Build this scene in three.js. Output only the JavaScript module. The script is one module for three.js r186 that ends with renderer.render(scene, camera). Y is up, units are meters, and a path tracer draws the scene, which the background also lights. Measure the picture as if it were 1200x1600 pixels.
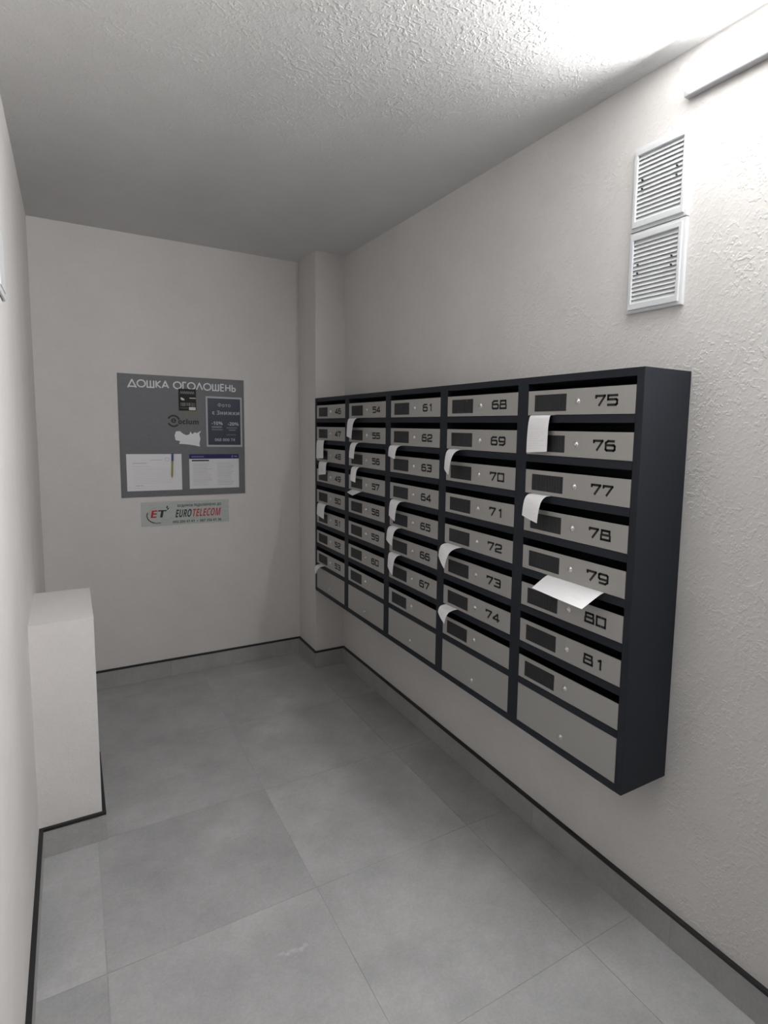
import * as THREE from 'three';
import { RectAreaLightUniformsLib } from 'three/addons/lights/RectAreaLightUniformsLib.js';
import { RoundedBoxGeometry } from 'three/addons/geometries/RoundedBoxGeometry.js';
import { mergeGeometries } from 'three/addons/utils/BufferGeometryUtils.js';

// ---------------------------------------------------------------- camera, light, exposure
const scene = new THREE.Scene();
scene.background = new THREE.Color(0x000000);
const F = 914.894, U0 = 680.42, V0 = 771.2;             // lens fitted in the 1200 x 1600 frame
const camera = new THREE.PerspectiveCamera(2 * Math.atan(800 / F) * 180 / Math.PI, 1200 / 1600, 0.02, 50);
{
  const yaw = 0.559, pitch = 0.1082, roll = 0.0207;
  const fwd = new THREE.Vector3(Math.sin(yaw) * Math.cos(pitch), -Math.sin(pitch), -Math.cos(yaw) * Math.cos(pitch));
  const right0 = new THREE.Vector3(Math.cos(yaw), 0, Math.sin(yaw));
  const up0 = new THREE.Vector3().crossVectors(right0, fwd);
  const right = right0.clone().multiplyScalar(Math.cos(roll)).addScaledVector(up0, Math.sin(roll));
  const up = up0.clone().multiplyScalar(Math.cos(roll)).addScaledVector(right0, -Math.sin(roll));
  camera.matrixAutoUpdate = true;
  camera.position.set(-1.435, 1.4855, 3.6565);
  camera.quaternion.setFromRotationMatrix(new THREE.Matrix4().makeBasis(right, up, fwd.clone().negate()));
  camera.setViewOffset(1200, 1600, 600 - U0, 800 - V0, 1200, 1600);
}
const renderer = new THREE.WebGLRenderer({ antialias: true });
renderer.toneMapping = THREE.LinearToneMapping;
renderer.toneMappingExposure = 1.0;
renderer.shadowMap.enabled = true;
RectAreaLightUniformsLib.init();
const LAMP_NITS = 158;                                    // the wall lamp's diffuser (lights are set in its builder)
const LAMP_COLOR = new THREE.Color(1.0, 0.99, 0.98);

// ---------------------------------------------------------------- sizes (metres; right wall x = 0, back wall z = 0, floor y = 0)
const H = 2.5, W = 1.5748, ZE = 6.6, T = 0.12;
const ZO = 2.95, WH = 4.2;                               // the left wall ends at ZO, where the passage opens into a wider hall WH deep
const PX = 0.1865, PZ = 0.2993;                          // pillar in the back right corner
const LB = W - 0.1867, LH = 0.8171, LZ0 = 0.9383, LZ1 = 1.3787;   // boxed ledge on the left wall
const BB = 0.1065;                                       // baseboard height

// ---------------------------------------------------------------- random, noise, textures
function rng(seed) { let a = seed >>> 0; return () => { a = (a + 0x6D2B79F5) >>> 0; let t = Math.imul(a ^ (a >>> 15), 1 | a); t = (t + Math.imul(t ^ (t >>> 7), 61 | t)) ^ t; return ((t ^ (t >>> 14)) >>> 0) / 4294967296; }; }
function noiseField(n, cells, seed) {                    // periodic smooth value noise, n x n
  const r = rng(seed), g = new Float32Array(cells * cells); for (let i = 0; i < g.length; i++) g[i] = r();
  const out = new Float32Array(n * n), s = (t) => t * t * (3 - 2 * t);
  for (let y = 0; y < n; y++) { const fy = y / n * cells, y0 = Math.floor(fy), ty = s(fy - y0), a = (y0 % cells) * cells, b = ((y0 + 1) % cells) * cells;
    for (let x = 0; x < n; x++) { const fx = x / n * cells, x0 = Math.floor(fx), tx = s(fx - x0), c = x0 % cells, d = (x0 + 1) % cells;
      out[y * n + x] = (g[a + c] * (1 - tx) + g[a + d] * tx) * (1 - ty) + (g[b + c] * (1 - tx) + g[b + d] * tx) * ty; } }
  return out;
}
function layered(n, list, seed) {                        // [[cells, weight], ...]
  const out = new Float32Array(n * n); let tot = 0;
  list.forEach(([c, w], k) => { const f = noiseField(n, c, seed + 17 * k); tot += w; for (let i = 0; i < out.length; i++) out[i] += w * f[i]; });
  for (let i = 0; i < out.length; i++) out[i] /= tot;
  return out;
}
function dataTex(n, fn, srgb) {
  const d = new Uint8Array(n * n * 4);
  for (let i = 0; i < n * n; i++) { const c = fn(i); d[4 * i] = c[0]; d[4 * i + 1] = c[1]; d[4 * i + 2] = c[2]; d[4 * i + 3] = 255; }
  const t = new THREE.DataTexture(d, n, n); t.wrapS = t.wrapT = THREE.RepeatWrapping; t.magFilter = THREE.LinearFilter; t.minFilter = THREE.LinearMipmapLinearFilter; t.generateMipmaps = true;
  if (srgb) t.colorSpace = THREE.SRGBColorSpace; t.needsUpdate = true; return t;
}
const clamp = (v, a, b) => Math.min(b, Math.max(a, v));
const smooth = (a, b, v) => { const t = clamp((v - a) / (b - a), 0, 1); return t * t * (3 - 2 * t); };
function canvasTex(w, h, draw) {
  const c = document.createElement('canvas'); c.width = w; c.height = h; const g = c.getContext('2d'); draw(g, w, h);
  const t = new THREE.CanvasTexture(c); t.colorSpace = THREE.SRGBColorSpace; t.anisotropy = 8; return t;
}
// sprayed plaster: flattened blobs with ragged rims, 0.9 m per repeat
const PLN = 1024, PLM = 0.9;
const plaster = (() => {
  const a = layered(PLN, [[95, 1], [200, 0.7]], 3), b = layered(PLN, [[140, 1], [280, 0.6]], 31), big = layered(PLN, [[9, 1], [22, 0.7]], 77);
  const h = new Float32Array(PLN * PLN);
  for (let i = 0; i < h.length; i++) { const k = smooth(0.35, 0.62, big[i]); h[i] = 0.7 * smooth(0.56, 0.66, a[i]) * (0.35 + 0.65 * k) + 0.2 * smooth(0.55, 0.75, b[i]) + 0.1 * b[i]; }
  return dataTex(PLN, (i) => { const v = clamp(h[i] * 255, 0, 255) | 0; return [v, v, v]; });
})();
const paintTone = (() => { const f = layered(512, [[4, 1], [11, 0.7], [40, 0.5], [128, 0.4]], 9); return dataTex(512, (i) => { const v = 246 + 7 * (f[i] - 0.5) * 2; return [v, v, v].map((q) => clamp(q, 0, 255) | 0); }, true); })();
const stone = (() => {                                   // cloudy grey porcelain, 1.2 m per repeat
  const n = 1024, f = layered(n, [[5, 1], [11, 0.8], [27, 0.5], [70, 0.3]], 21), g = layered(n, [[200, 1], [400, 1]], 22);
  return dataTex(n, (i) => { const v = 228 + 50 * (f[i] - 0.5) + 18 * (g[i] - 0.5); return [v, v, v - 1].map((q) => clamp(q, 0, 255) | 0); }, true);
})();
const steelRough = (() => { const n = 256, f = layered(n, [[4, 0.5], [64, 0.6], [128, 0.6]], 41); return dataTex(n, (i) => { const v = clamp(205 + 60 * (f[i] - 0.5), 0, 255) | 0; return [v, v, v]; }); })();

// ---------------------------------------------------------------- materials
const M = {
  wall: new THREE.MeshStandardMaterial({ color: new THREE.Color().setRGB(0.725, 0.708, 0.693), map: paintTone, roughness: 0.9, bumpMap: plaster, bumpScale: 0.0009 }),
  smoothWall: new THREE.MeshStandardMaterial({ color: new THREE.Color().setRGB(0.725, 0.7, 0.685), map: paintTone, roughness: 0.9, bumpMap: plaster, bumpScale: 0.0003 }),
  ceiling: new THREE.MeshStandardMaterial({ color: new THREE.Color().setRGB(0.735, 0.737, 0.733), map: paintTone, roughness: 0.92, bumpMap: plaster, bumpScale: 0.0009 }),
  grout: new THREE.MeshStandardMaterial({ color: new THREE.Color().setRGB(0.38, 0.382, 0.388), roughness: 0.9 }),
  baseTile: new THREE.MeshStandardMaterial({ color: new THREE.Color().setRGB(0.47, 0.468, 0.468), map: stone, roughness: 0.5 }),
  trim: new THREE.MeshStandardMaterial({ color: new THREE.Color().setRGB(0.012, 0.012, 0.013), roughness: 0.45 }),
  navy: new THREE.MeshStandardMaterial({ color: new THREE.Color().setRGB(0.0045, 0.008, 0.0155), roughness: 0.62 }),
  steel: new THREE.MeshStandardMaterial({ color: new THREE.Color().setRGB(0.435, 0.428, 0.412), metalness: 0.45, roughness: 0.6, roughnessMap: steelRough }),
  window: new THREE.MeshStandardMaterial({ color: new THREE.Color().setRGB(0.022, 0.023, 0.026), roughness: 0.5 }),
  chrome: new THREE.MeshStandardMaterial({ color: new THREE.Color().setRGB(0.8, 0.8, 0.8), metalness: 1, roughness: 0.25 }),
  keyhole: new THREE.MeshStandardMaterial({ color: new THREE.Color().setRGB(0.01, 0.01, 0.01), roughness: 0.6 }),
  ink: new THREE.MeshStandardMaterial({ color: new THREE.Color().setRGB(0.012, 0.012, 0.012), roughness: 0.7 }),
  plastic: new THREE.MeshStandardMaterial({ color: new THREE.Color().setRGB(0.68, 0.70, 0.72), roughness: 0.4 }),
  ventBack: new THREE.MeshStandardMaterial({ color: new THREE.Color().setRGB(0.6, 0.62, 0.66), roughness: 0.8 }),
  lampBody: new THREE.MeshStandardMaterial({ color: new THREE.Color().setRGB(0.42, 0.42, 0.44), roughness: 0.5 }),
  diffuser: new THREE.MeshStandardMaterial({ color: new THREE.Color().setRGB(0.8, 0.8, 0.8), roughness: 0.4, emissive: LAMP_COLOR, emissiveIntensity: 4 }),
  boardEdge: new THREE.MeshStandardMaterial({ color: new THREE.Color().setRGB(0.135, 0.138, 0.145), roughness: 0.5 }),
  paperEdge: new THREE.MeshStandardMaterial({ color: new THREE.Color().setRGB(0.78, 0.78, 0.8), roughness: 0.8, side: THREE.DoubleSide }),
  blue: new THREE.MeshStandardMaterial({ color: new THREE.Color().setRGB(0.03, 0.09, 0.2), roughness: 0.4 }),
  yellow: new THREE.MeshStandardMaterial({ color: new THREE.Color().setRGB(0.36, 0.31, 0.08), roughness: 0.4 }),
  plaqueEdge: new THREE.MeshStandardMaterial({ color: new THREE.Color().setRGB(0.45, 0.47, 0.46), roughness: 0.5 }),
};

// ---------------------------------------------------------------- helpers
const taken = new Map();
function numbered(name) { const n = taken.get(name) || 0; taken.set(name, n + 1); return n ? `${name}_${String(n).padStart(3, '0')}` : name; }
function shade(o) { o.castShadow = true; o.receiveShadow = true; return o; }
function bx(x0, x1, y0, y1, z0, z1, r = 0) {
  const w = x1 - x0, h = y1 - y0, d = z1 - z0;
  const g = r ? new RoundedBoxGeometry(w, h, d, 2, r) : new THREE.BoxGeometry(w, h, d);
  g.translate((x0 + x1) / 2, (y0 + y1) / 2, (z0 + z1) / 2); return g;
}
function metreUV(g, m = 1, du = 0, dv = 0) {             // uv in metres by face direction, m metres per repeat
  const g2 = g.index ? g.toNonIndexed() : g; const p = g2.attributes.position, n = g2.attributes.normal, uv = new Float32Array(p.count * 2);
  for (let i = 0; i < p.count; i++) {
    const ax = Math.abs(n.getX(i)), ay = Math.abs(n.getY(i)), az = Math.abs(n.getZ(i));
    let u, v; if (ax >= ay && ax >= az) { u = p.getZ(i); v = p.getY(i); } else if (ay >= az) { u = p.getX(i); v = p.getZ(i); } else { u = p.getX(i); v = p.getY(i); }
    uv[2 * i] = (u + du) / m; uv[2 * i + 1] = (v + dv) / m;
  }
  g2.setAttribute('uv', new THREE.BufferAttribute(uv, 2)); return g2;
}
const flat = (gs) => mergeGeometries(gs.map((g) => (g.index ? g.toNonIndexed() : g)));
function group(name, [x, y, z], data) { const o = new THREE.Group(); o.name = numbered(name); o.position.set(x, y, z); o.userData = data; scene.add(o); return o; }
const origin = (o) => { const v = new THREE.Vector3(); for (let p = o; p && p !== scene; p = p.parent) v.add(p.position); return v; };
function part(name, geo, mat, parent, label) {           // geo in world metres, moved into the parent's frame
  const v = origin(parent); geo.translate(-v.x, -v.y, -v.z);
  const m = shade(new THREE.Mesh(geo, mat)); m.name = name; if (label) m.userData.label = label; parent.add(m); return m;
}
function struct(name, geo, mat, label, category) { const m = shade(new THREE.Mesh(geo, mat)); m.name = name; m.userData = { kind: 'structure', label, category }; scene.add(m); return m; }

// ---------------------------------------------------------------- the room
const wallBox = (...a) => metreUV(bx(...a), PLM);
struct('wall_right', wallBox(0, T, 0, H, -T, ZE + T), M.wall, 'off-white sprayed plaster wall behind the mailbox cabinet', 'wall');
struct('wall_back', wallBox(-W - T, 0, 0, H, -T, 0), M.smoothWall, 'off-white plaster wall behind the notice board', 'wall');
struct('wall_left', wallBox(-W - T, -W, 0, H, 0, ZO), M.smoothWall, 'brightly lit off-white plaster wall facing the mailbox cabinet', 'wall');
struct('wall_hall_side', wallBox(-WH, -W - T, 0, H, ZO - T, ZO), M.wall, 'off-white plaster wall of the hall running on from the left wall', 'wall');
struct('wall_hall_end', wallBox(-WH - T, -WH, 0, H, ZO - T, ZE + T), M.wall, 'off-white plaster end wall of the hall', 'wall');
struct('wall_front', wallBox(-WH, 0, 0, H, ZE, ZE + T), M.wall, 'off-white plaster wall of the hall opposite the notice board', 'wall');
struct('wall_pillar', wallBox(-PX, 0, 0, H, 0, PZ), M.smoothWall, 'off-white plastered pillar in the corner beside the mailbox cabinet', 'pillar');
struct('wall_ledge', wallBox(-W, -LB, 0, LH, LZ0, LZ1), M.smoothWall, 'low off-white boxed-in ledge standing against the left wall', 'ledge');
struct('ceiling', wallBox(-WH - T, T, H, H + T, -T, ZE + T), M.ceiling, 'white sprayed plaster ceiling', 'ceiling');

// floor of 60 cm porcelain tiles on a grout bed
{
  const bed = struct('floor', bx(-WH - T, T, -T, -0.0012, -T, ZE + T), M.grout, 'floor of large cloudy grey porcelain tiles', 'floor');
  const tones = [[0.475, 0.478, 0.486], [0.49, 0.493, 0.501], [0.505, 0.508, 0.517], [0.525, 0.528, 0.537]].map((c) => new THREE.MeshStandardMaterial({ color: new THREE.Color().setRGB(...c), map: stone, roughness: 0.42 }));
  const xs = [-W, -1.405, -0.81, -0.215, 0], zs = [0]; for (let z = 0.18; z < ZE; z += 0.6) zs.push(z); zs.push(ZE);
  const cells = []; for (let i = 0; i + 1 < xs.length; i++) for (let k = 0; k + 1 < zs.length; k++) cells.push([xs[i], xs[i + 1], zs[k], zs[k + 1], `${i},${k}`]);
  for (let x = -W; x > -WH + 0.01; x -= 0.6) for (let z = ZO; z < ZE - 0.01; z += 0.6) cells.push([Math.max(-WH, x - 0.6), x, z, Math.min(ZE, z + 0.6), '']);
  const r = rng(5);
  const pick = { '2,0': 3, '2,1': 3, '1,0': 0, '1,1': 0, '2,2': 2, '1,2': 0, '2,3': 3, '1,3': 0, '2,4': 3, '1,4': 1, '3,0': 1, '3,1': 1 };
  const scuff = (() => {                                 // the tile with a pale dusty scuff
    const n = 512, f = layered(n, [[3, 1], [6, 0.8], [14, 0.5], [35, 0.3]], 61), g = layered(n, [[100, 1], [200, 1]], 62), s = layered(n, [[24, 1], [60, 1]], 63);
    return dataTex(n, (i) => {
      const x = (i % n) / n * 0.595 - 1.405, z = ((i / n) | 0) / n * 0.6 + 1.98;
      const e = 1 - Math.hypot((x + 0.955) / 0.055, (z - 2.165 - 0.12 * (x + 0.955)) / 0.022);
      const k = smooth(0.45, 0.75, s[i] * 0.7 + e * 0.45);
      const v = 228 + 50 * (f[i] - 0.5) + 18 * (g[i] - 0.5) + 34 * k; return [v, v, v - 1].map((q) => clamp(q, 0, 255) | 0);
    }, true);
  })();
  const scuffMat = new THREE.MeshStandardMaterial({ color: tones[1].color, map: scuff, roughness: 0.42 });
  for (const [xa, xb, za, zb, key] of cells) {
    const x0 = xa + 0.0006, x1 = xb - 0.0006, z0 = za + 0.0006, z1 = zb - 0.0006;
    const du = Math.floor(r() * 12) * 0.17, dv = Math.floor(r() * 12) * 0.13, tone = Math.floor(r() * 3);
    const special = x0 < -0.955 && x1 > -0.955 && z0 < 2.165 && z1 > 2.165;
    const g = bx(x0, x1, -0.009, 0, z0, z1);
    let g2; if (special) { g2 = metreUV(g, 1, 1.405, -1.98); const uv = g2.attributes.uv; for (let q = 0; q < uv.count; q++) uv.setXY(q, uv.getX(q) / 0.595, uv.getY(q) / 0.6); }
    else g2 = metreUV(g, 1.2, du, dv);
    part('tile', g2, special ? scuffMat : tones[pick[key] ?? tone], bed);
  }
}
// tiled baseboards with a black edging strip on top
function baseboard(name, x0, z0, x1, z1, nx, nz, label) {  // runs along the wall face, (nx, nz) points into the room
  const th = 0.010, tt = 0.0125, th0 = BB - 0.0095;
  const o = group(name, [Math.min(x0, x1), 0, Math.min(z0, z1)], { kind: 'structure', label, category: 'baseboard' });
  const along = Math.abs(x1 - x0) > Math.abs(z1 - z0), L = along ? x1 - x0 : z1 - z0;
  const box = (a, b, y0, y1, t, r) => along ? bx(x0 + a, x0 + b, y0, y1, Math.min(z0, z0 + nz * t), Math.max(z0, z0 + nz * t), r) : bx(Math.min(x0, x0 + nx * t), Math.max(x0, x0 + nx * t), y0, y1, z0 + a, z0 + b, r);
  for (let a = 0, k = 0; a < L - 0.002; a += 0.6, k++) part('tile', metreUV(box(a + (k ? 0.0008 : 0), Math.min(L, a + 0.6), 0.0005, th0, th), 1.2, 0.31 * k, 0.4), M.baseTile, o);
  part('edging_strip', box(0, L, th0, BB, tt), M.trim, o, 'black edging strip');
}
baseboard('baseboard_back', -W, 0, -PX, 0, 0, 1, 'grey tile baseboard with black edging below the notice board');
baseboard('baseboard_pillar_side', -PX, 0.0126, -PX, PZ, -1, 0, 'short grey tile baseboard with black edging on the side of the pillar');
baseboard('baseboard_pillar_front', -PX - 0.0126, PZ, 0, PZ, 0, 1, 'short grey tile baseboard with black edging on the front of the pillar');
baseboard('baseboard_right', 0, PZ + 0.0126, 0, ZE, -1, 0, 'long grey tile baseboard with black edging below the mailbox cabinet');
baseboard('baseboard_left', -W, LZ1 + 0.0126, -W, ZO, 1, 0, 'long grey tile baseboard with black edging along the left wall');
baseboard('baseboard_left_rear', -W, 0.0126, -W, LZ0, 1, 0, 'grey tile baseboard between the ledge and the notice board wall');
baseboard('baseboard_ledge_front', -W, LZ1, -LB + 0.0126, LZ1, 0, 1, 'short grey tile baseboard with black edging on the front of the ledge');
baseboard('baseboard_ledge_side', -LB, LZ0, -LB, LZ1, 1, 0, 'short grey tile baseboard with black edging on the side of the ledge');

// ---------------------------------------------------------------- wall lamp
{
  const z0 = 2.592, z1 = 3.792, y0 = 2.371, y1 = 2.446, yc = (y0 + y1) / 2;
  const o = group('wall_lamp', [0, yc, (z0 + z1) / 2], { label: 'long white tube lamp glowing on the right wall just below the ceiling', category: 'lamp' });
  part('housing', bx(-0.022, -0.0005, y0, y1, z0, z1, 0.003), M.lampBody, o, 'grey lamp housing');
  const half = (y1 - y0) / 2 - 0.004, depth = 0.036, za = z0 + 0.016, zb = z1 - 0.016, n = 14, nz = 10, pos = [], idx = [];
  // bulged diffuser: half-superellipse profile swept along z, ends rounded off
  const rows = []; for (let k = 0; k <= nz; k++) { const t = k / nz * Math.PI / 2; rows.push([za + 0.03 * (1 - Math.sin(t)), 0.55 + 0.45 * Math.pow(Math.sin(t), 0.6)]); }
  rows[0] = [za, 0.5]; rows.sort((a, b) => a[0] - b[0]);
  const all = rows.concat(rows.map(([z, s]) => [za + zb - z, s]).reverse());
  all.forEach(([z, s]) => { for (let i = 0; i <= n; i++) { const a = -Math.PI / 2 + Math.PI * i / n, cx = Math.pow(Math.abs(Math.cos(a)), 0.55), sy = Math.sign(Math.sin(a)) * Math.pow(Math.abs(Math.sin(a)), 0.75); pos.push(-0.022 - depth * cx * s, yc + half * sy * (0.9 + 0.1 * s), z); } });
  for (let r = 0; r + 1 < all.length; r++) for (let i = 0; i < n; i++) { const a = r * (n + 1) + i, b = a + n + 1; idx.push(a, a + 1, b, b, a + 1, b + 1); }
  for (const [base, flip] of [[0, 0], [(all.length - 1) * (n + 1), 1]]) for (let i = 1; i < n; i++) flip ? idx.push(base, base + i, base + i + 1) : idx.push(base, base + i + 1, base + i);
  const g = new THREE.BufferGeometry(); g.setAttribute('position', new THREE.Float32BufferAttribute(pos, 3)); g.setIndex(idx); g.computeVertexNormals();
  part('diffuser', g, M.diffuser, o, 'glowing white diffuser');
  const len = zb - za - 0.02, zc = (za + zb) / 2;
  const add = (w, h, p, t, up, share = 1) => { const l = new THREE.RectAreaLight(LAMP_COLOR, LAMP_NITS * share, w, h); l.name = 'lamp_light'; l.up.set(...up); l.position.set(p[0], p[1] - yc, p[2] - zc); o.add(l); o.updateMatrixWorld(true); l.lookAt(t[0], t[1], t[2]); };
  add(len, 0.05, [-0.0615, yc, zc], [-1.06, yc, zc], [0, 1, 0], 1.9);
  add(len, 0.034, [-0.052, y0 - 0.006, zc], [-0.052 - 2.2, y0 - 0.006 - 1, zc], [1, 0, 0], 0.46);
  add(len, 0.034, [-0.052, y1 + 0.006, zc], [-0.052 - 2.2, y1 + 0.006 + 1, zc], [1, 0, 0], 0.06);
}

// ---------------------------------------------------------------- mailbox cabinet
const CD = 0.1897, CZ = PZ, CW = 0.47124, CY0 = 0.4967, CY1 = 1.6571, FX = -CD;
const PW = 0.026, DT = 1.613, PITCH = 0.12335, DHT = 0.075, RAIL = 0.0235;
const toDoor = (g, x, y, z) => { g.rotateY(-Math.PI / 2); g.translate(x, y, z); return g; };   // drawn in (u, v), u runs along +z, faces -x
const cabinet = group('mailbox_cabinet', [-CD / 2, CY0, CZ + 2.5 * CW], { label: 'dark navy wall-mounted cabinet of forty numbered steel mailboxes', category: 'mailboxes' });
const ZL = CZ + 0.0005, ZR = CZ + 5 * CW;
part('back_panel', bx(-0.004, -0.0005, CY0 + 0.001, CY1 - 0.001, ZL + 0.001, ZR - 0.001), M.navy, cabinet);
part('side_panel', bx(FX, -0.0005, CY0, CY1, ZL, CZ + PW, 0.0015), M.navy, cabinet);
part('side_panel', bx(FX, -0.0005, CY0, CY1, ZR - 0.024, ZR, 0.0015), M.navy, cabinet);
part('top_panel', bx(FX + 0.0002, -0.004, CY1 - 0.0215, CY1 - 0.0002, CZ + PW, ZR - 0.024), M.navy, cabinet);
part('bottom_panel', bx(FX + 0.0002, -0.004, CY0 + 0.0002, CY0 + 0.022, CZ + PW, ZR - 0.024), M.navy, cabinet);
for (let c = 1; c < 5; c++) part('divider', bx(FX, -0.004, CY0 + 0.001, CY1 - 0.001, CZ + c * CW - 0.024, CZ + c * CW + 0.026, 0.0015), M.navy, cabinet);

// squared stencil numerals in a unit box
const DIG = {
  0: [[[0.4, 1], [0, 1], [0, 0], [0.4, 0]], [[0.6, 1], [1, 1], [1, 0], [0.6, 0]]],
  1: [[[0.45, 0.86], [0.75, 1], [0.75, 0]]],
  2: [[[0, 0.82], [0.12, 1], [0.9, 1], [1, 0.88], [1, 0.62], [0.9, 0.52], [0.12, 0.36], [0, 0.24], [0, 0], [1, 0]]],
  3: [[[0, 1], [0.9, 1], [1, 0.88], [1, 0.62], [0.9, 0.52], [1, 0.42], [1, 0.12], [0.9, 0], [0, 0]], [[0.3, 0.52], [0.8, 0.52]]],
  4: [[[0.76, 0], [0.76, 1], [0, 0.32], [0, 0.24], [1, 0.24]]],
  5: [[[1, 1], [0, 1], [0, 0.58], [0.88, 0.58], [1, 0.48], [1, 0.12], [0.88, 0], [0, 0]]],
  6: [[[0.9, 1], [0.25, 1], [0, 0.8], [0, 0.1], [0.12, 0], [0.88, 0], [1, 0.1], [1, 0.45], [0.88, 0.56], [0.2, 0.56]]],
  7: [[[0, 0.82], [0, 1], [1, 1], [0.38, 0]]],
  8: [[[0.35, 1], [0.06, 1], [0.06, 0.6]], [[0.65, 1], [0.94, 1], [0.94, 0.6]], [[0.2, 0.53], [0.8, 0.53]], [[0.35, 0], [0, 0], [0, 0.45]], [[0.65, 0], [1, 0], [1, 0.45]], [[0.35, 1], [0.65, 1]], [[0.35, 0], [0.65, 0]]],
  9: [[[0.1, 0], [0.75, 0], [1, 0.2], [1, 0.9], [0.88, 1], [0.12, 1], [0, 0.9], [0, 0.55], [0.12, 0.44], [0.8, 0.44]]],
};
function strokes(lines, w, h, t, depth, ox, oy) {        // flat bars along polylines, in (u, v)
  const out = [];
  for (const l of lines) for (let i = 0; i + 1 < l.length; i++) {
    const ax = l[i][0] * w + ox, ay = l[i][1] * h + oy, bx_ = l[i + 1][0] * w + ox, by = l[i + 1][1] * h + oy, len = Math.hypot(bx_ - ax, by - ay);
    const g = new THREE.BoxGeometry(len + t * 0.8, t, depth); g.rotateZ(Math.atan2(by - ay, bx_ - ax)); g.translate((ax + bx_) / 2, (ay + by) / 2, 0); out.push(g);
  }
  return out;
}
const doorGeo = (w, h, win) => {
  const s = new THREE.Shape(); s.moveTo(-w / 2, -h / 2); s.lineTo(w / 2, -h / 2); s.lineTo(w / 2, h / 2); s.lineTo(-w / 2, h / 2); s.closePath();
  if (win) { const p = new THREE.Path(), [a, b, c, d] = win; p.moveTo(a, c); p.lineTo(a, d); p.lineTo(b, d); p.lineTo(b, c); p.closePath(); s.holes.push(p); }
  const plate = new THREE.ExtrudeGeometry(s, { depth: 0.0009, bevelEnabled: true, bevelThickness: 0.0004, bevelSize: 0.0004, bevelSegments: 1, bevelOffset: -0.0004 });
  plate.translate(0, 0, -0.0013);                        // front face at z = 0
  const gs = [plate];
  const fl = (x0, x1, y0, y1) => gs.push(bx(x0, x1, y0, y1, -0.0035, -0.0009));   // folded edges
  fl(-w / 2 + 0.0004, w / 2 - 0.0004, h / 2 - 0.0013, h / 2 - 0.0003); fl(-w / 2 + 0.0004, w / 2 - 0.0004, -h / 2 + 0.0003, -h / 2 + 0.0013);
  return metreUV(flat(gs), 0.3);
};
const DW = CW - 0.05 - 0.002, doorZ = CW / 2 + 0.001;    // door width, centre from the column's start
const u = (z) => z - doorZ;                              // z in the column -> u on the door
const WIN = [u(0.0566), u(0.1956), -0.0265, 0.0245];
const doorShared = doorGeo(DW, DHT, WIN), drawerShared = doorGeo(DW, 0.130, null);
const winShared = bx(WIN[0] - 0.003, WIN[1] + 0.003, WIN[2] - 0.003, WIN[3] + 0.003, -0.0034, -0.0016);
const gridShared = (() => {                              // fine grille bars over the dark window
  const gs = []; for (let k = 1; k < 12; k++) { const x = WIN[0] + (WIN[1] - WIN[0]) * k / 12; gs.push(bx(x - 0.0012, x + 0.0012, WIN[2], WIN[3], -0.0016, -0.0010)); }
  for (let k = 1; k < 5; k++) { const y = WIN[2] + (WIN[3] - WIN[2]) * k / 5; gs.push(bx(WIN[0], WIN[1], y - 0.0012, y + 0.0012, -0.0016, -0.0010)); }
  return flat(gs);
})();
const lockShared = (() => { const g = new THREE.LatheGeometry([[0, 0.0042], [0.003, 0.0042], [0.0052, 0.0036], [0.0062, 0.0022], [0.0066, 0.0002], [0.009, 0]].map(([a, b]) => new THREE.Vector2(a, b)), 20); g.rotateX(Math.PI / 2); return g; })();
const keyShared = bx(-0.0006, 0.0006, -0.0022, 0.0022, 0.004, 0.0045);
for (const g of [doorShared, drawerShared, winShared, gridShared, lockShared, keyShared]) g.rotateY(-Math.PI / 2);
function child(name, geo, mat, parent, x = 0, y = 0, z = 0, label) { const m = shade(new THREE.Mesh(geo, mat)); m.name = name; m.position.set(x, y, z); if (label) m.userData.label = label; parent.add(m); return m; }
const numbers = [[46, 53], [54, 60], [61, 67], [68, 74], [75, 81]];
for (let c = 0; c < 5; c++) {
  const cz = CZ + c * CW, za = cz + 0.026, zb = cz + CW - 0.024;
  for (let r = 0; r < 8; r++) {
    const top = DT - r * PITCH, bot = top - DHT;
    // rail and shelf below this door
    part('rail', bx(FX + 0.0004, FX + 0.016, bot - RAIL, bot - 0.0015, za, zb), M.navy, cabinet);
    part('shelf', bx(FX + 0.016, -0.004, bot - 0.006, bot - 0.004, za, zb), M.navy, cabinet);
    const pos = cabinet.position, d = child('door', doorShared, M.steel, cabinet, FX + 0.001 - pos.x, (top + bot) / 2 - pos.y, cz + doorZ - pos.z, 'brushed steel mailbox door');
    const w = child('window', winShared, M.window, d, 0, 0, 0, 'dark viewing window');
    child('window_grille', gridShared, M.window, d);
    const lk = child('lock', lockShared, M.chrome, d, 0, 0.0005, u(0.2415), 'small chrome lock'); lk.rotation.x = ((c * 13 + r * 7) % 5 - 2) * 0.3;
    const num = numbers[c][0] + r;
    if (num <= numbers[c][1]) {
      const gs = [], ds = String(num).split(''); let ox = 0;
      for (const ch of ds) { const wd = ch === '1' ? 0.026 : 0.0315; gs.push(...strokes(DIG[ch], wd, 0.0252, 0.0066, 0.0005, ox, -0.0131)); ox += wd + 0.0115; }
      const total = ox - 0.0115, g = flat(gs); g.translate(u(0.348) - total / 2, 0.0005, 0.0002); g.rotateY(-Math.PI / 2);
      child('number', g, M.ink, d, 0, 0, 0, `black numerals ${num}`);
    }
  }
  const pos = cabinet.position, dr = child('drawer_door', drawerShared, M.steel, cabinet, FX + 0.001 - pos.x, 0.585 - pos.y, cz + doorZ - pos.z, 'tall blank steel door');
  child('lock', lockShared, M.chrome, dr, 0, -0.031, u(0.233), 'small chrome lock');
}

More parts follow.
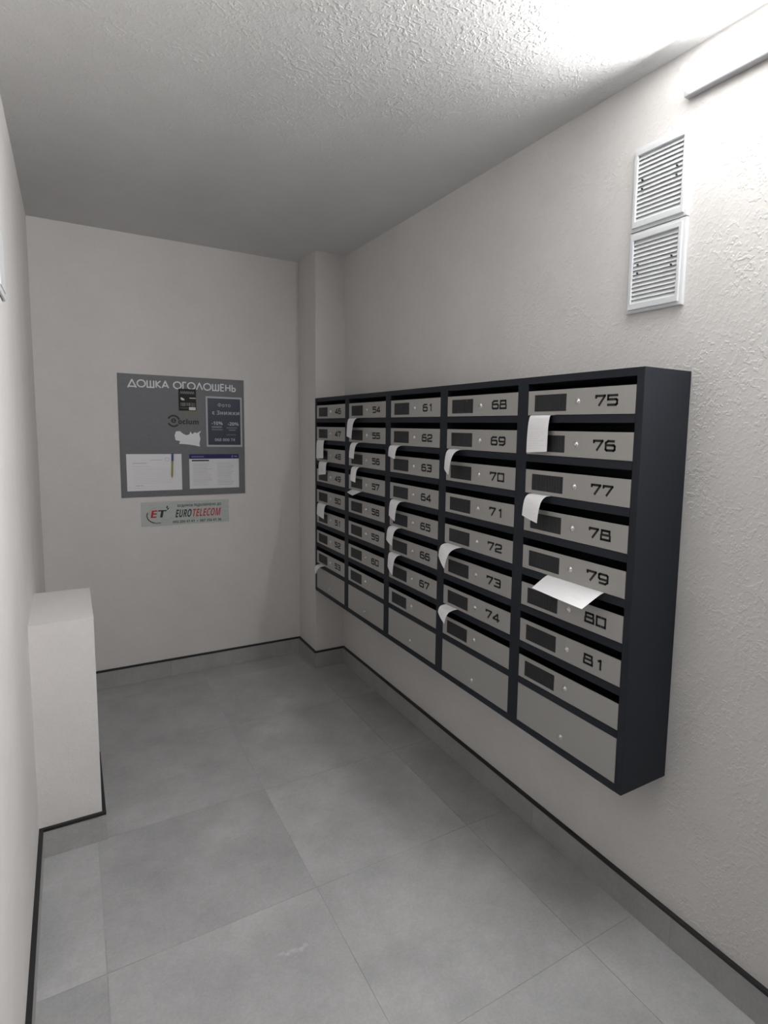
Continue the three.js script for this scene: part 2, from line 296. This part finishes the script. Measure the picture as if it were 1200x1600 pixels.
// ---------------------------------------------------------------- leaflets left in the slots
const billTex = canvasTex(256, 512, (g, w, h) => {
  g.fillStyle = '#f4f4f6'; g.fillRect(0, 0, w, h); const r = rng(77);
  for (let y = 20; y < h - 14; y += 13) { let x = 16; const end = w - 16 - r() * 90; g.fillStyle = `rgba(120,120,130,${0.05 + 0.09 * r()})`; while (x < end) { const l = 8 + r() * 34; g.fillRect(x, y, Math.min(l, end - x), 4); x += l + 6; } }
});
const billMat = new THREE.MeshStandardMaterial({ map: billTex, roughness: 0.8, side: THREE.DoubleSide });
function sheet(curves, label) {                          // curves: left and right edge, lists of [x, y, z]; a ruled paper sheet with thickness
  const n = 18, m = 4, th = 0.0003;
  const A = new THREE.CatmullRomCurve3(curves[0].map((p) => new THREE.Vector3(...p)), false, 'centripetal'), B = new THREE.CatmullRomCurve3(curves[1].map((p) => new THREE.Vector3(...p)), false, 'centripetal');
  const pos = [], uv = [], idx = [];
  for (let i = 0; i <= n; i++) { const a = A.getPoint(i / n), b = B.getPoint(i / n); for (let j = 0; j <= m; j++) { const t = j / m, p = a.clone().lerp(b, t); const bow = 0.0025 * Math.sin(Math.PI * t) * (i / n); p.x -= bow; pos.push(p.x, p.y, p.z); uv.push(t, 1 - i / n); } }
  for (let i = 0; i < n; i++) for (let j = 0; j < m; j++) { const a = i * (m + 1) + j, b = a + m + 1; idx.push(a, b, a + 1, b, b + 1, a + 1); }
  const g = new THREE.BufferGeometry(); g.setAttribute('position', new THREE.Float32BufferAttribute(pos, 3)); g.setAttribute('uv', new THREE.Float32BufferAttribute(uv, 2)); g.setIndex(idx); g.computeVertexNormals();
  // close it: a back face offset along the normals and the rim between them
  const nrm = g.attributes.normal, N = pos.length / 3, P2 = pos.slice(), U2 = uv.slice(), I2 = idx.slice();
  for (let i = 0; i < N; i++) { P2.push(pos[3 * i] - th * nrm.getX(i), pos[3 * i + 1] - th * nrm.getY(i), pos[3 * i + 2] - th * nrm.getZ(i)); U2.push(uv[2 * i], uv[2 * i + 1]); }
  for (let k = 0; k < idx.length; k += 3) I2.push(idx[k] + N, idx[k + 2] + N, idx[k + 1] + N);
  const rim = []; for (let i = 0; i <= n; i++) rim.push(i * (m + 1)); for (let j = 1; j <= m; j++) rim.push(n * (m + 1) + j); for (let i = n - 1; i >= 0; i--) rim.push(i * (m + 1) + m); for (let j = m - 1; j > 0; j--) rim.push(j);
  for (let k = 0; k < rim.length; k++) { const a = rim[k], b = rim[(k + 1) % rim.length]; I2.push(a, a + N, b, b, a + N, b + N); }
  const s = new THREE.BufferGeometry(); s.setAttribute('position', new THREE.Float32BufferAttribute(P2, 3)); s.setAttribute('uv', new THREE.Float32BufferAttribute(U2, 2)); s.setIndex(I2);
  s.computeVertexNormals(); s.computeBoundingBox(); const c = s.boundingBox.getCenter(new THREE.Vector3()); s.translate(-c.x, -c.y, -c.z);
  const o = shade(new THREE.Mesh(s, billMat)); o.name = numbered('leaflet'); o.position.copy(c); o.userData = { label, category: 'leaflet', group: 'white leaflets sticking out of the mailbox slots' }; scene.add(o);
}
// [column, row of the door whose lower gap pinches it, z of the left and right edge, left end out and y, right end out and y, label]
const pinched = [
  [4, 0, 0.052, 0.142, 0.022, 1.421, 0.019, 1.427, 'long white leaflet hanging straight down from the door of mailbox seventy-five'],
  [4, 2, 0.061, 0.145, 0.038, 1.223, 0.05, 1.21, 'short white leaflet curling out under the door of mailbox seventy-seven'],
  [4, 4, 0.148, 0.374, 0.062, 1.012, 0.082, 1.01, 'wide white leaflet lying nearly flat under the door of mailbox seventy-nine'],
  [3, 1, 0.061, 0.143, 0.031, 1.339, 0.065, 1.322, 'white leaflet with a slanted end curling out under the door of mailbox sixty-nine'],
  [3, 4, 0.044, 0.146, 0.038, 0.998, 0.076, 0.97, 'white leaflet with a slanted end curling out under the door of mailbox seventy-two'],
  [3, 6, 0.045, 0.126, 0.035, 0.771, 0.057, 0.749, 'white leaflet curling out under the door of mailbox seventy-four'],
  [2, 1, 0.05, 0.147, 0.023, 1.365, 0.041, 1.356, 'short white leaflet curling out under the door of mailbox sixty-two'],
  [2, 3, 0.063, 0.158, 0.023, 1.095, 0.043, 1.082, 'white leaflet curling out under the door of mailbox sixty-four'],
  [2, 4, 0.053, 0.134, 0.029, 0.981, 0.043, 0.967, 'white leaflet curling out under the door of mailbox sixty-five'],
  [2, 5, 0.05, 0.137, 0.019, 0.854, 0.04, 0.834, 'white leaflet curling out under the door of mailbox sixty-six'],
  [1, 0, 0.053, 0.165, 0.024, 1.444, 0.047, 1.435, 'white leaflet hanging from under the door of mailbox fifty-four'],
  [1, 1, 0.1, 0.179, 0.031, 1.337, 0.04, 1.333, 'white leaflet hanging from under the door of mailbox fifty-five'],
  [1, 2, 0.102, 0.181, 0.024, 1.22, 0.031, 1.214, 'white leaflet hanging from under the door of mailbox fifty-six'],
  [1, 3, 0.075, 0.19, 0.03, 1.155, 0.05, 1.15, 'small white leaflet poking nearly flat out under the door of mailbox fifty-seven'],
  [0, 1, 0.057, 0.17, 0.014, 1.305, 0.015, 1.311, 'white leaflet hanging straight down from the door of mailbox forty-seven'],
  [0, 2, 0.091, 0.212, 0.014, 1.21, 0.016, 1.222, 'white leaflet hanging from under the door of mailbox forty-eight'],
  [0, 4, 0.075, 0.197, 0.018, 0.975, 0.022, 0.963, 'white leaflet hanging from under the door of mailbox fifty'],
  [0, 7, 0.085, 0.15, 0.036, 0.65, 0.051, 0.634, 'small white leaflet arching out under the door of mailbox fifty-three'],
];
for (const [c, r, z0, z1, ol, yl, or, yr, label] of pinched) {
  const cz = CZ + c * CW, yc = DT - r * PITCH - DHT - 0.0007;
  const edge = (z, ob, yb) => { const X = (o) => FX - o, d = yc - yb, k = Math.min(1, d / 0.05);
    if (d < 0.62 * ob) return [[X(-0.012), yc, z], [X(0.001), yc, z], [X(0.2 * ob), yc - 0.14 * d, z], [X(0.6 * ob), yc - 0.56 * d, z], [X(ob), yb, z]];   // stiff sheet, nearly straight
    return [
    [X(-0.012), yc, z], [X(0.001), yc, z], [X(0.004 + 0.28 * ob), yc - 0.0015 * k, z], [X(0.003 + 0.62 * ob), yc - 0.16 * d, z], [X(0.0015 + 0.86 * ob), yc - 0.5 * d, z], [X(ob), yb, z]]; };
  sheet([edge(cz + z0, ol, yl), edge(cz + z1, or, yr)], label);
}

// ---------------------------------------------------------------- ventilation grilles
function vent(y0, y1, label) {
  const z0 = 2.430, z1 = 2.617, o = group('ventilation_grille', [0, y0, (z0 + z1) / 2], { label, category: 'vent', group: 'ventilation grilles above the mailbox cabinet' });
  const sz0 = 2.449, sz1 = 2.598, sy0 = y0 + 0.027, sy1 = y1 - 0.024, D = 0.017;
  const frame = (a, b, c, d, ia, ib, ic, id, dep, bev) => { const s = new THREE.Shape(); s.moveTo(a, c); s.lineTo(b, c); s.lineTo(b, d); s.lineTo(a, d); s.closePath(); const p = new THREE.Path(); p.moveTo(ia, ic); p.lineTo(ia, id); p.lineTo(ib, id); p.lineTo(ib, ic); p.closePath(); s.holes.push(p);
    const g = new THREE.ExtrudeGeometry(s, { depth: dep - bev, bevelEnabled: true, bevelThickness: bev, bevelSize: bev, bevelOffset: -bev, bevelSegments: 2 }); g.rotateY(-Math.PI / 2); return g; };
  const fl = frame(z0, z1, y0, y1, z0 + 0.012, z1 - 0.012, y0 + 0.012, y1 - 0.012, 0.011, 0.002); fl.translate(-0.0005, 0, 0);
  part('flange', fl, M.plastic, o);
  const inner = frame(z0 + 0.009, z1 - 0.009, y0 + 0.009, y1 - 0.009, sz0, sz1, sy0, sy1, D, 0.0015); inner.translate(-0.0006, 0, 0);
  part('inner_frame', inner, M.plastic, o);
  part('backing', bx(-0.003, -0.0005, sy0 - 0.002, sy1 + 0.002, sz0 - 0.002, sz1 + 0.002), M.ventBack, o);
  const n = 15, pitch = (sy1 - sy0) / n;
  for (let k = 0; k < n; k++) {
    const g = new THREE.BoxGeometry(0.0145, 0.0018, sz1 - sz0); g.rotateZ(1.1); g.translate(-0.0096, sy0 + pitch * (k + 0.5), (sz0 + sz1) / 2);
    part('slat', g, M.plastic, o);
  }
  for (const zz of [sz0 + 0.018, sz1 - 0.018]) for (const k of [7, 9]) { const g = new THREE.CylinderGeometry(0.0026, 0.0026, 0.004, 12); g.rotateZ(Math.PI / 2); g.translate(-0.0155, sy0 + pitch * (k + 0.1), zz); part('screw', g, M.keyhole, o, 'dark screw head'); }
}
vent(2.0705, 2.303, 'white plastic louvred grille directly under the tube lamp');
vent(1.8385, 2.0675, 'white plastic louvred grille just above the mailbox cabinet, below the other grille');

// ---------------------------------------------------------------- notice board and what is stuck on it
const BX0 = -1.2007, BX1 = -0.5298, BY0 = 1.0757, BY1 = 1.7579;
{
  const o = group('notice_board', [(BX0 + BX1) / 2, BY0, 0], { label: 'square grey notice board with a white title on the back wall', category: 'notice board' });
  part('panel', bx(BX0, BX1, BY0, BY1, 0.0005, 0.006, 0.001), M.boardEdge, o);
  const w = 1400, h = Math.round(1400 * (BY1 - BY0) / (BX1 - BX0)), k = w / (BX1 - BX0), X = (x) => (x - BX0) * k, Y = (y) => (BY1 - y) * k;
  const tex = canvasTex(w, h, (g) => {
    g.fillStyle = '#67696d'; g.fillRect(0, 0, w, h);
    const r = rng(3); for (let i = 0; i < 2600; i++) { g.fillStyle = `rgba(${r() < 0.5 ? '40,40,45' : '150,150,155'},0.035)`; g.fillRect(r() * w, r() * h, 4 + r() * 40, 3 + r() * 18); }
    // title, drawn as slim geometric capitals
    const L = {
      'Д': [0.95, [[-0.06, -0.16], [0.0, 0], [0.48, 1], [0.95, 0], [1.0, -0.16]], [[0.02, 0.02], [0.93, 0.02]]],
      'Ш': [0.98, [[0.06, 1], [0.06, 0], [0.92, 0], [0.92, 1]], [[0.49, 0], [0.49, 1]]],
      'К': [0.66, [[0.06, 0], [0.06, 1]], [[0.64, 1], [0.1, 0.5], [0.68, 0]]],
      'А': [0.84, [[0, 0], [0.42, 1], [0.84, 0]], [[0.16, 0.3], [0.68, 0.3]]],
      'Г': [0.52, [[0.06, 0], [0.06, 1], [0.52, 1]]],
      'Л': [0.84, [[0, 0], [0.42, 1], [0.84, 0]]],
      'Е': [0.54, [[0.54, 0], [0.06, 0], [0.06, 1], [0.54, 1]], [[0.06, 0.52], [0.5, 0.52]]],
      'Н': [0.74, [[0.06, 0], [0.06, 1]], [[0.68, 0], [0.68, 1]], [[0.06, 0.5], [0.68, 0.5]]],
      'Ь': [0.54, [[0.06, 1], [0.06, 0], [0.4, 0], [0.52, 0.12], [0.52, 0.38], [0.4, 0.5], [0.06, 0.5]]],
    };
    const text = 'ДОШКА ОГОЛОШЕНЬ', gap = 0.2; let tot = 0; for (const ch of text) tot += ch === ' ' ? 0.5 : (ch === 'О' ? 1.02 : L[ch][0]) + gap; tot -= gap;
    const x0 = X(-1.150), x1 = X(-0.579), hh = (0.0375) * k, s = (x1 - x0) / tot, base = Y(1.690);
    g.strokeStyle = '#dcdce0'; g.lineWidth = 0.0070 * k; g.lineJoin = 'round'; g.lineCap = 'butt'; let x = x0;
    for (const ch of text) {
      if (ch === ' ') { x += 0.5 * s; continue; }
      if (ch === 'О') { g.beginPath(); g.ellipse(x + 0.51 * s, base - hh / 2, 0.51 * s, hh / 2, 0, 0, 7); g.stroke(); x += (1.02 + gap) * s; continue; }
      for (const l of L[ch].slice(1)) { g.beginPath(); l.forEach(([a, b], i) => (i ? g.lineTo : g.moveTo).call(g, x + a * s, base - b * hh)); g.stroke(); }
      x += (L[ch][0] + gap) * s;
    }
    // printed logo: broken ring round an S, then ocium
    g.strokeStyle = '#0b0d0f'; g.lineWidth = 0.0095 * k; const cx = X(-0.925), cy = Y(1.506), R = 0.03 * k;
    g.beginPath(); g.arc(cx, cy, R, -2.7, -0.25); g.stroke(); g.beginPath(); g.arc(cx, cy, R, 0.7, 2.7); g.stroke();
    g.fillStyle = '#0b0d0f'; g.beginPath(); g.arc(cx, cy - 0.002 * k, 0.0135 * k, 0, 7); g.fill();
    g.fillStyle = '#67696d'; g.font = `bold ${0.021 * k}px sans-serif`; g.textAlign = 'center'; g.textBaseline = 'middle'; g.fillText('S', cx, cy - 0.002 * k);
    g.fillStyle = '#0b0d0f'; g.textAlign = 'left'; g.textBaseline = 'alphabetic'; g.font = `bold ${0.038 * k}px sans-serif`; const tw = g.measureText('ocium').width;
    g.save(); g.translate(X(-0.902), Y(1.4895)); g.scale((X(-0.788) - X(-0.902)) / tw, 1); g.fillText('ocium', 0, 0); g.strokeStyle = '#0b0d0f'; g.lineWidth = 0.0016 * k; g.strokeText('ocium', 0, 0); g.restore();
    // greenish tape residue under the sticker
    const rr = rng(12); for (let i = 0; i < 420; i++) { const a = rr(), b = rr(); g.fillStyle = 'rgba(120,122,70,0.06)'; g.fillRect(X(-0.896) + a * 0.095 * k, Y(1.572) + b * b * 0.045 * k, (0.01 + 0.02 * rr()) * k * (1 - 0.5 * b), 0.004 * k); }
  });
  const face = new THREE.PlaneGeometry(BX1 - BX0 - 0.002, BY1 - BY0 - 0.002); face.translate((BX0 + BX1) / 2, (BY0 + BY1) / 2, 0.0063);
  part('printed_face', face, new THREE.MeshStandardMaterial({ map: tex, roughness: 0.55 }), o, 'grey board face with white title and a printed logo');
}
function printed(name, x0, x1, y0, y1, z, label, category, px, draw, rough = 0.7, th = 0.0012, edge = M.paperEdge) {   // a flat printed thing on the back wall
  const o = group(name, [(x0 + x1) / 2, y0, z], { label, category });
  part('sheet', bx(x0, x1, y0, y1, z, z + th), edge, o);
  const g = new THREE.PlaneGeometry(x1 - x0, y1 - y0); g.translate((x0 + x1) / 2, (y0 + y1) / 2, z + th + 0.0002);
  part('print', g, new THREE.MeshStandardMaterial({ map: canvasTex(px, Math.round(px * (y1 - y0) / (x1 - x0)), draw), roughness: rough }), o);
  return o;
}
const ZB = 0.0072;
printed('black_sticker', -0.896, -0.802, 1.566, 1.690, ZB, 'small black printed sticker below the title of the notice board', 'sticker', 300, (g, w, h) => {
  g.fillStyle = '#101010'; g.fillRect(0, 0, w, h); const r = rng(8);
  g.strokeStyle = '#8d8a84'; g.lineWidth = 9; g.lineJoin = 'round'; g.beginPath(); for (let i = 0; i <= 16; i++) { const x = 0.1 * w + 0.8 * w * i / 16, y = (i % 2 ? 0.11 : 0.23) * h; i ? g.lineTo(x, y) : g.moveTo(x, y); } g.stroke();
  g.fillStyle = '#d0cfcc'; g.beginPath(); g.moveTo(0.1 * w, 0.4 * h); g.lineTo(0.2 * w, 0.4 * h); g.lineTo(0.33 * w, 0.47 * h); g.lineTo(0.33 * w, 0.53 * h); g.lineTo(0.15 * w, 0.52 * h); g.fill();
  g.fillStyle = '#b9b6a8'; g.fillRect(0.62 * w, 0.39 * h, 0.36 * w, 0.05 * h);
  for (let i = 0; i < 9; i++) { g.fillStyle = `rgba(150,145,138,${0.6 + 0.3 * r()})`; g.fillRect((0.1 + 0.095 * i) * w, (0.62 + 0.02 * r()) * h, 0.07 * w, (0.14 + 0.06 * r()) * h); }
  g.fillStyle = '#5a5752'; g.fillRect(0.05 * w, 0.86 * h, 0.5 * w, 0.04 * h);
  g.fillStyle = '#d6d4d6'; g.fillRect(0.58 * w, 0.83 * h, 0.38 * w, 0.14 * h);
});
printed('blue_poster', -0.749, -0.544, 1.359, 1.654, ZB, 'dark navy poster with a pale border on the right of the notice board', 'poster', 620, (g, w, h) => {
  g.fillStyle = '#a9b0b5'; g.fillRect(0, 0, w, h); g.fillStyle = '#20273d'; g.fillRect(0.045 * w, 0.035 * h, 0.91 * w, 0.925 * h);
  const r = rng(4); for (let i = 0; i < 900; i++) { g.fillStyle = `rgba(${r() < 0.5 ? '30,34,40' : '36,46,80'},0.10)`; g.fillRect((0.05 + 0.8 * r()) * w, (0.04 + 0.85 * r()) * h, r() * 80, r() * 40); }
  g.textAlign = 'center'; g.fillStyle = '#8a8d9a'; const T = (s, x, y, px, b) => { g.font = `${b ? 'bold ' : ''}${px}px sans-serif`; g.fillText(s, x * w, y * h); };
  T('Фото', 0.5, 0.2, 92, 1); g.fillStyle = '#a3a6b2'; T('є Знижки', 0.55, 0.355, 100, 1); g.fillStyle = '#b4b8c4'; T('-10%', 0.3, 0.56, 84, 1); T('-20%', 0.75, 0.57, 84, 1);
  g.fillStyle = '#6e7488'; g.fillRect(0.15 * w, 0.585 * h, 0.28 * w, 0.035 * h); g.fillRect(0.15 * w, 0.645 * h, 0.3 * w, 0.02 * h); g.fillRect(0.56 * w, 0.605 * h, 0.3 * w, 0.02 * h); g.fillRect(0.62 * w, 0.65 * h, 0.2 * w, 0.02 * h); g.fillRect(0.55 * w, 0.75 * h, 0.28 * w, 0.012 * h);
  g.fillStyle = '#a3a6b2'; T('068 000 74', 0.51, 0.885, 72, 1);
}, 0.45);
printed('white_document', -1.172, -0.8885, 1.1105, 1.3175, ZB, 'white typed landscape sheet under the pen on the notice board', 'document', 720, (g, w, h) => {
  g.fillStyle = '#e3e3e7'; g.fillRect(0, 0, w, h); const r = rng(10);
  const line = (x, y, l, a, t = 5) => { g.fillStyle = `rgba(70,70,85,${a})`; let q = x; while (q < x + l) { const s = 8 + r() * 26; g.fillRect(q * 1, y, Math.min(s, x + l - q), t); q += s + 6; } };
  line(0.11 * w, 0.24 * h, 0.26 * w, 0.45, 8); line(0.4 * w, 0.155 * h, 0.24 * w, 0.35, 7); line(0.11 * w, 0.33 * h, 0.3 * w, 0.25);
  for (let y = 0.39; y < 0.82; y += 0.045) line(0.11 * w, y * h, (0.66 + 0.12 * r()) * w, 0.13, 5);
  line(0.16 * w, 0.85 * h, 0.13 * w, 0.45, 8); line(0.12 * w, 0.92 * h, 0.2 * w, 0.18);
  g.strokeStyle = 'rgba(90,90,120,0.4)'; g.lineWidth = 5; g.beginPath(); g.arc(0.73 * w, 0.15 * h, 26, 0, 7); g.stroke();
});
printed('blue_headed_document', -0.8475, -0.5665, 1.1135, 1.316, ZB, 'white landscape sheet with a dark blue header strip on the notice board', 'document', 720, (g, w, h) => {
  g.fillStyle = '#dcdce0'; g.fillRect(0, 0, w, h); g.fillStyle = '#1d1f5c'; g.fillRect(0, 0, w, 0.135 * h); g.fillStyle = '#1b2030'; g.fillRect(0.05 * w, 0.165 * h, 0.34 * w, 0.04 * h);
  g.fillStyle = 'rgba(190,195,225,0.55)'; for (let i = 0; i < 7; i++) g.fillRect((0.05 + 0.035 * i) * w, 0.055 * h, 0.026 * w, 0.035 * h); g.fillRect(0.85 * w, 0.035 * h, 0.03 * w, 0.07 * h); g.fillRect(0.9 * w, 0.05 * h, 0.07 * w, 0.035 * h);
  const r = rng(14); for (const [x, l] of [[0.07, 0.38], [0.55, 0.36]]) for (let y = 0.26; y < 0.92; y += 0.042) { g.fillStyle = `rgba(80,80,90,${0.14 + 0.14 * r()})`; g.fillRect(x * w, y * h, l * w * (0.75 + 0.25 * r()), 7); }
});
{ // scrap of torn white paper
  const pts = [[0, 0.28], [0.06, 0.02], [0.2, 0.0], [0.32, 0.18], [0.45, 0.27], [0.56, 0.2], [0.6, 0.02], [0.66, 0.2], [0.76, 0.06], [0.84, 0.12], [1, -0.04], [0.93, 0.2], [0.97, 0.5], [0.93, 0.8], [0.95, 1.02], [0.7, 0.93], [0.45, 0.87], [0.16, 0.84], [0.2, 0.66], [0.03, 0.6]];
  const s = new THREE.Shape(); pts.forEach(([a, b], i) => { const x = -0.922 + 0.143 * a, y = 1.449 - 0.087 * b; i ? s.lineTo(x, y) : s.moveTo(x, y); });
  const g = new THREE.ExtrudeGeometry(s, { depth: 0.0008, bevelEnabled: false }); g.translate(0, 0, ZB); g.computeBoundingBox(); const c = g.boundingBox.getCenter(new THREE.Vector3()); g.translate(-c.x, -c.y, -c.z);
  const o = shade(new THREE.Mesh(g, M.paperEdge)); o.name = 'torn_paper'; o.position.copy(c); o.userData = { label: 'ragged scrap of torn white paper below the round logo on the notice board', category: 'paper scrap' }; scene.add(o);
}
{ // pen hung over the white sheet
  const o = group('pen', [-0.941, 1.18, 0.0135], { label: 'thin pen with blue top and yellow barrel hanging over the white sheet', category: 'pen' });
  const lathe = (p, y) => { const g = new THREE.LatheGeometry(p.map(([a, b]) => new THREE.Vector2(a, b)), 16); g.rotateZ(-0.035); g.translate(-0.941, y, 0.0135); return g; };
  part('barrel', lathe([[0, 0], [0.0012, 0.0005], [0.0036, 0.012], [0.0046, 0.018], [0.0046, 0.1]], 1.18), M.yellow, o, 'yellow barrel');
  part('cap', lathe([[0.0046, 0.098], [0.0055, 0.099], [0.0055, 0.136], [0.004, 0.141], [0, 0.142]], 1.18), M.blue, o, 'blue cap');
}
printed('provider_sign', -1.1065, -0.6285, 0.906, 1.0435, 0.0005, 'pale sign lettered EUROTELECOM in black and red below the notice board', 'sign', 1200, (g, w, h) => {
  g.fillStyle = '#b6bdba'; g.fillRect(0, 0, w, h); const r = rng(6); for (let i = 0; i < 700; i++) { g.fillStyle = `rgba(${r() < 0.5 ? '150,165,160' : '190,190,188'},0.10)`; g.fillRect(r() * w, r() * h, 20 + r() * 90, 6 + r() * 30); }
  const ital = (s, x, y, px, sx, col) => { g.save(); g.translate(x * w, y * h); g.transform(1, 0, -0.18, 1, 0, 0); g.font = `bold ${px}px sans-serif`; const m = g.measureText(s).width; g.scale(sx * w / m, 1); g.fillStyle = col; g.fillText(s, 0, 0); g.restore(); };
  g.strokeStyle = '#2f3436'; g.lineWidth = 14; g.beginPath(); g.ellipse(0.175 * w, 0.56 * h, 0.115 * w, 0.33 * h, 0, 1.3, 3.5); g.stroke(); g.strokeStyle = '#8b979a'; g.lineWidth = 6; g.beginPath(); g.ellipse(0.175 * w, 0.56 * h, 0.115 * w, 0.33 * h, 0, 1.0, 1.9); g.stroke();
  g.strokeStyle = '#c9605f'; g.lineWidth = 4; g.beginPath(); g.ellipse(0.175 * w, 0.54 * h, 0.105 * w, 0.3 * h, 0, 3.4, 4.6); g.stroke();
  ital('E', 0.085, 0.66, 150, 0.085, '#b3202a'); ital('T', 0.165, 0.66, 150, 0.10, '#17191b');
  g.fillStyle = '#17191b'; g.save(); g.translate(0.275 * w, 0.27 * h); g.rotate(0.5); g.fillRect(-8, -34, 16, 34); g.fillRect(14, -14, 16, 30); g.restore();
  ital('EURO', 0.365, 0.69, 158, 0.185, '#17191b'); ital('TELECOM', 0.558, 0.69, 158, 0.335, '#b3313a');
  g.fillStyle = '#23272a'; const t = (s, x, y, px, wd) => { g.save(); g.translate(x * w, y * h); g.font = `bold ${px}px sans-serif`; g.scale(wd * w / g.measureText(s).width, 1); g.fillText(s, 0, 0); g.restore(); };
  t('БУДИНОК ПІДКЛЮЧЕНО ДО', 0.395, 0.25, 50, 0.515); t('093 200 41 41  •  067 256 41 36', 0.34, 0.93, 52, 0.565);
}, 0.5, 0.003, M.plaqueEdge);

// ---------------------------------------------------------------- plate on the left wall
{
  const o = group('wall_plate', [-W, 1.812, 1.70], { label: 'flat white plate fixed to the left wall', category: 'wall plate' });
  part('plate', bx(-W + 0.0005, -W + 0.007, 1.812, 1.99, 1.615, 1.79, 0.003), M.plastic, o);
  part('cover', bx(-W + 0.006, -W + 0.009, 1.83, 1.972, 1.633, 1.772, 0.001), M.plastic, o);
}

renderer.render(scene, camera);
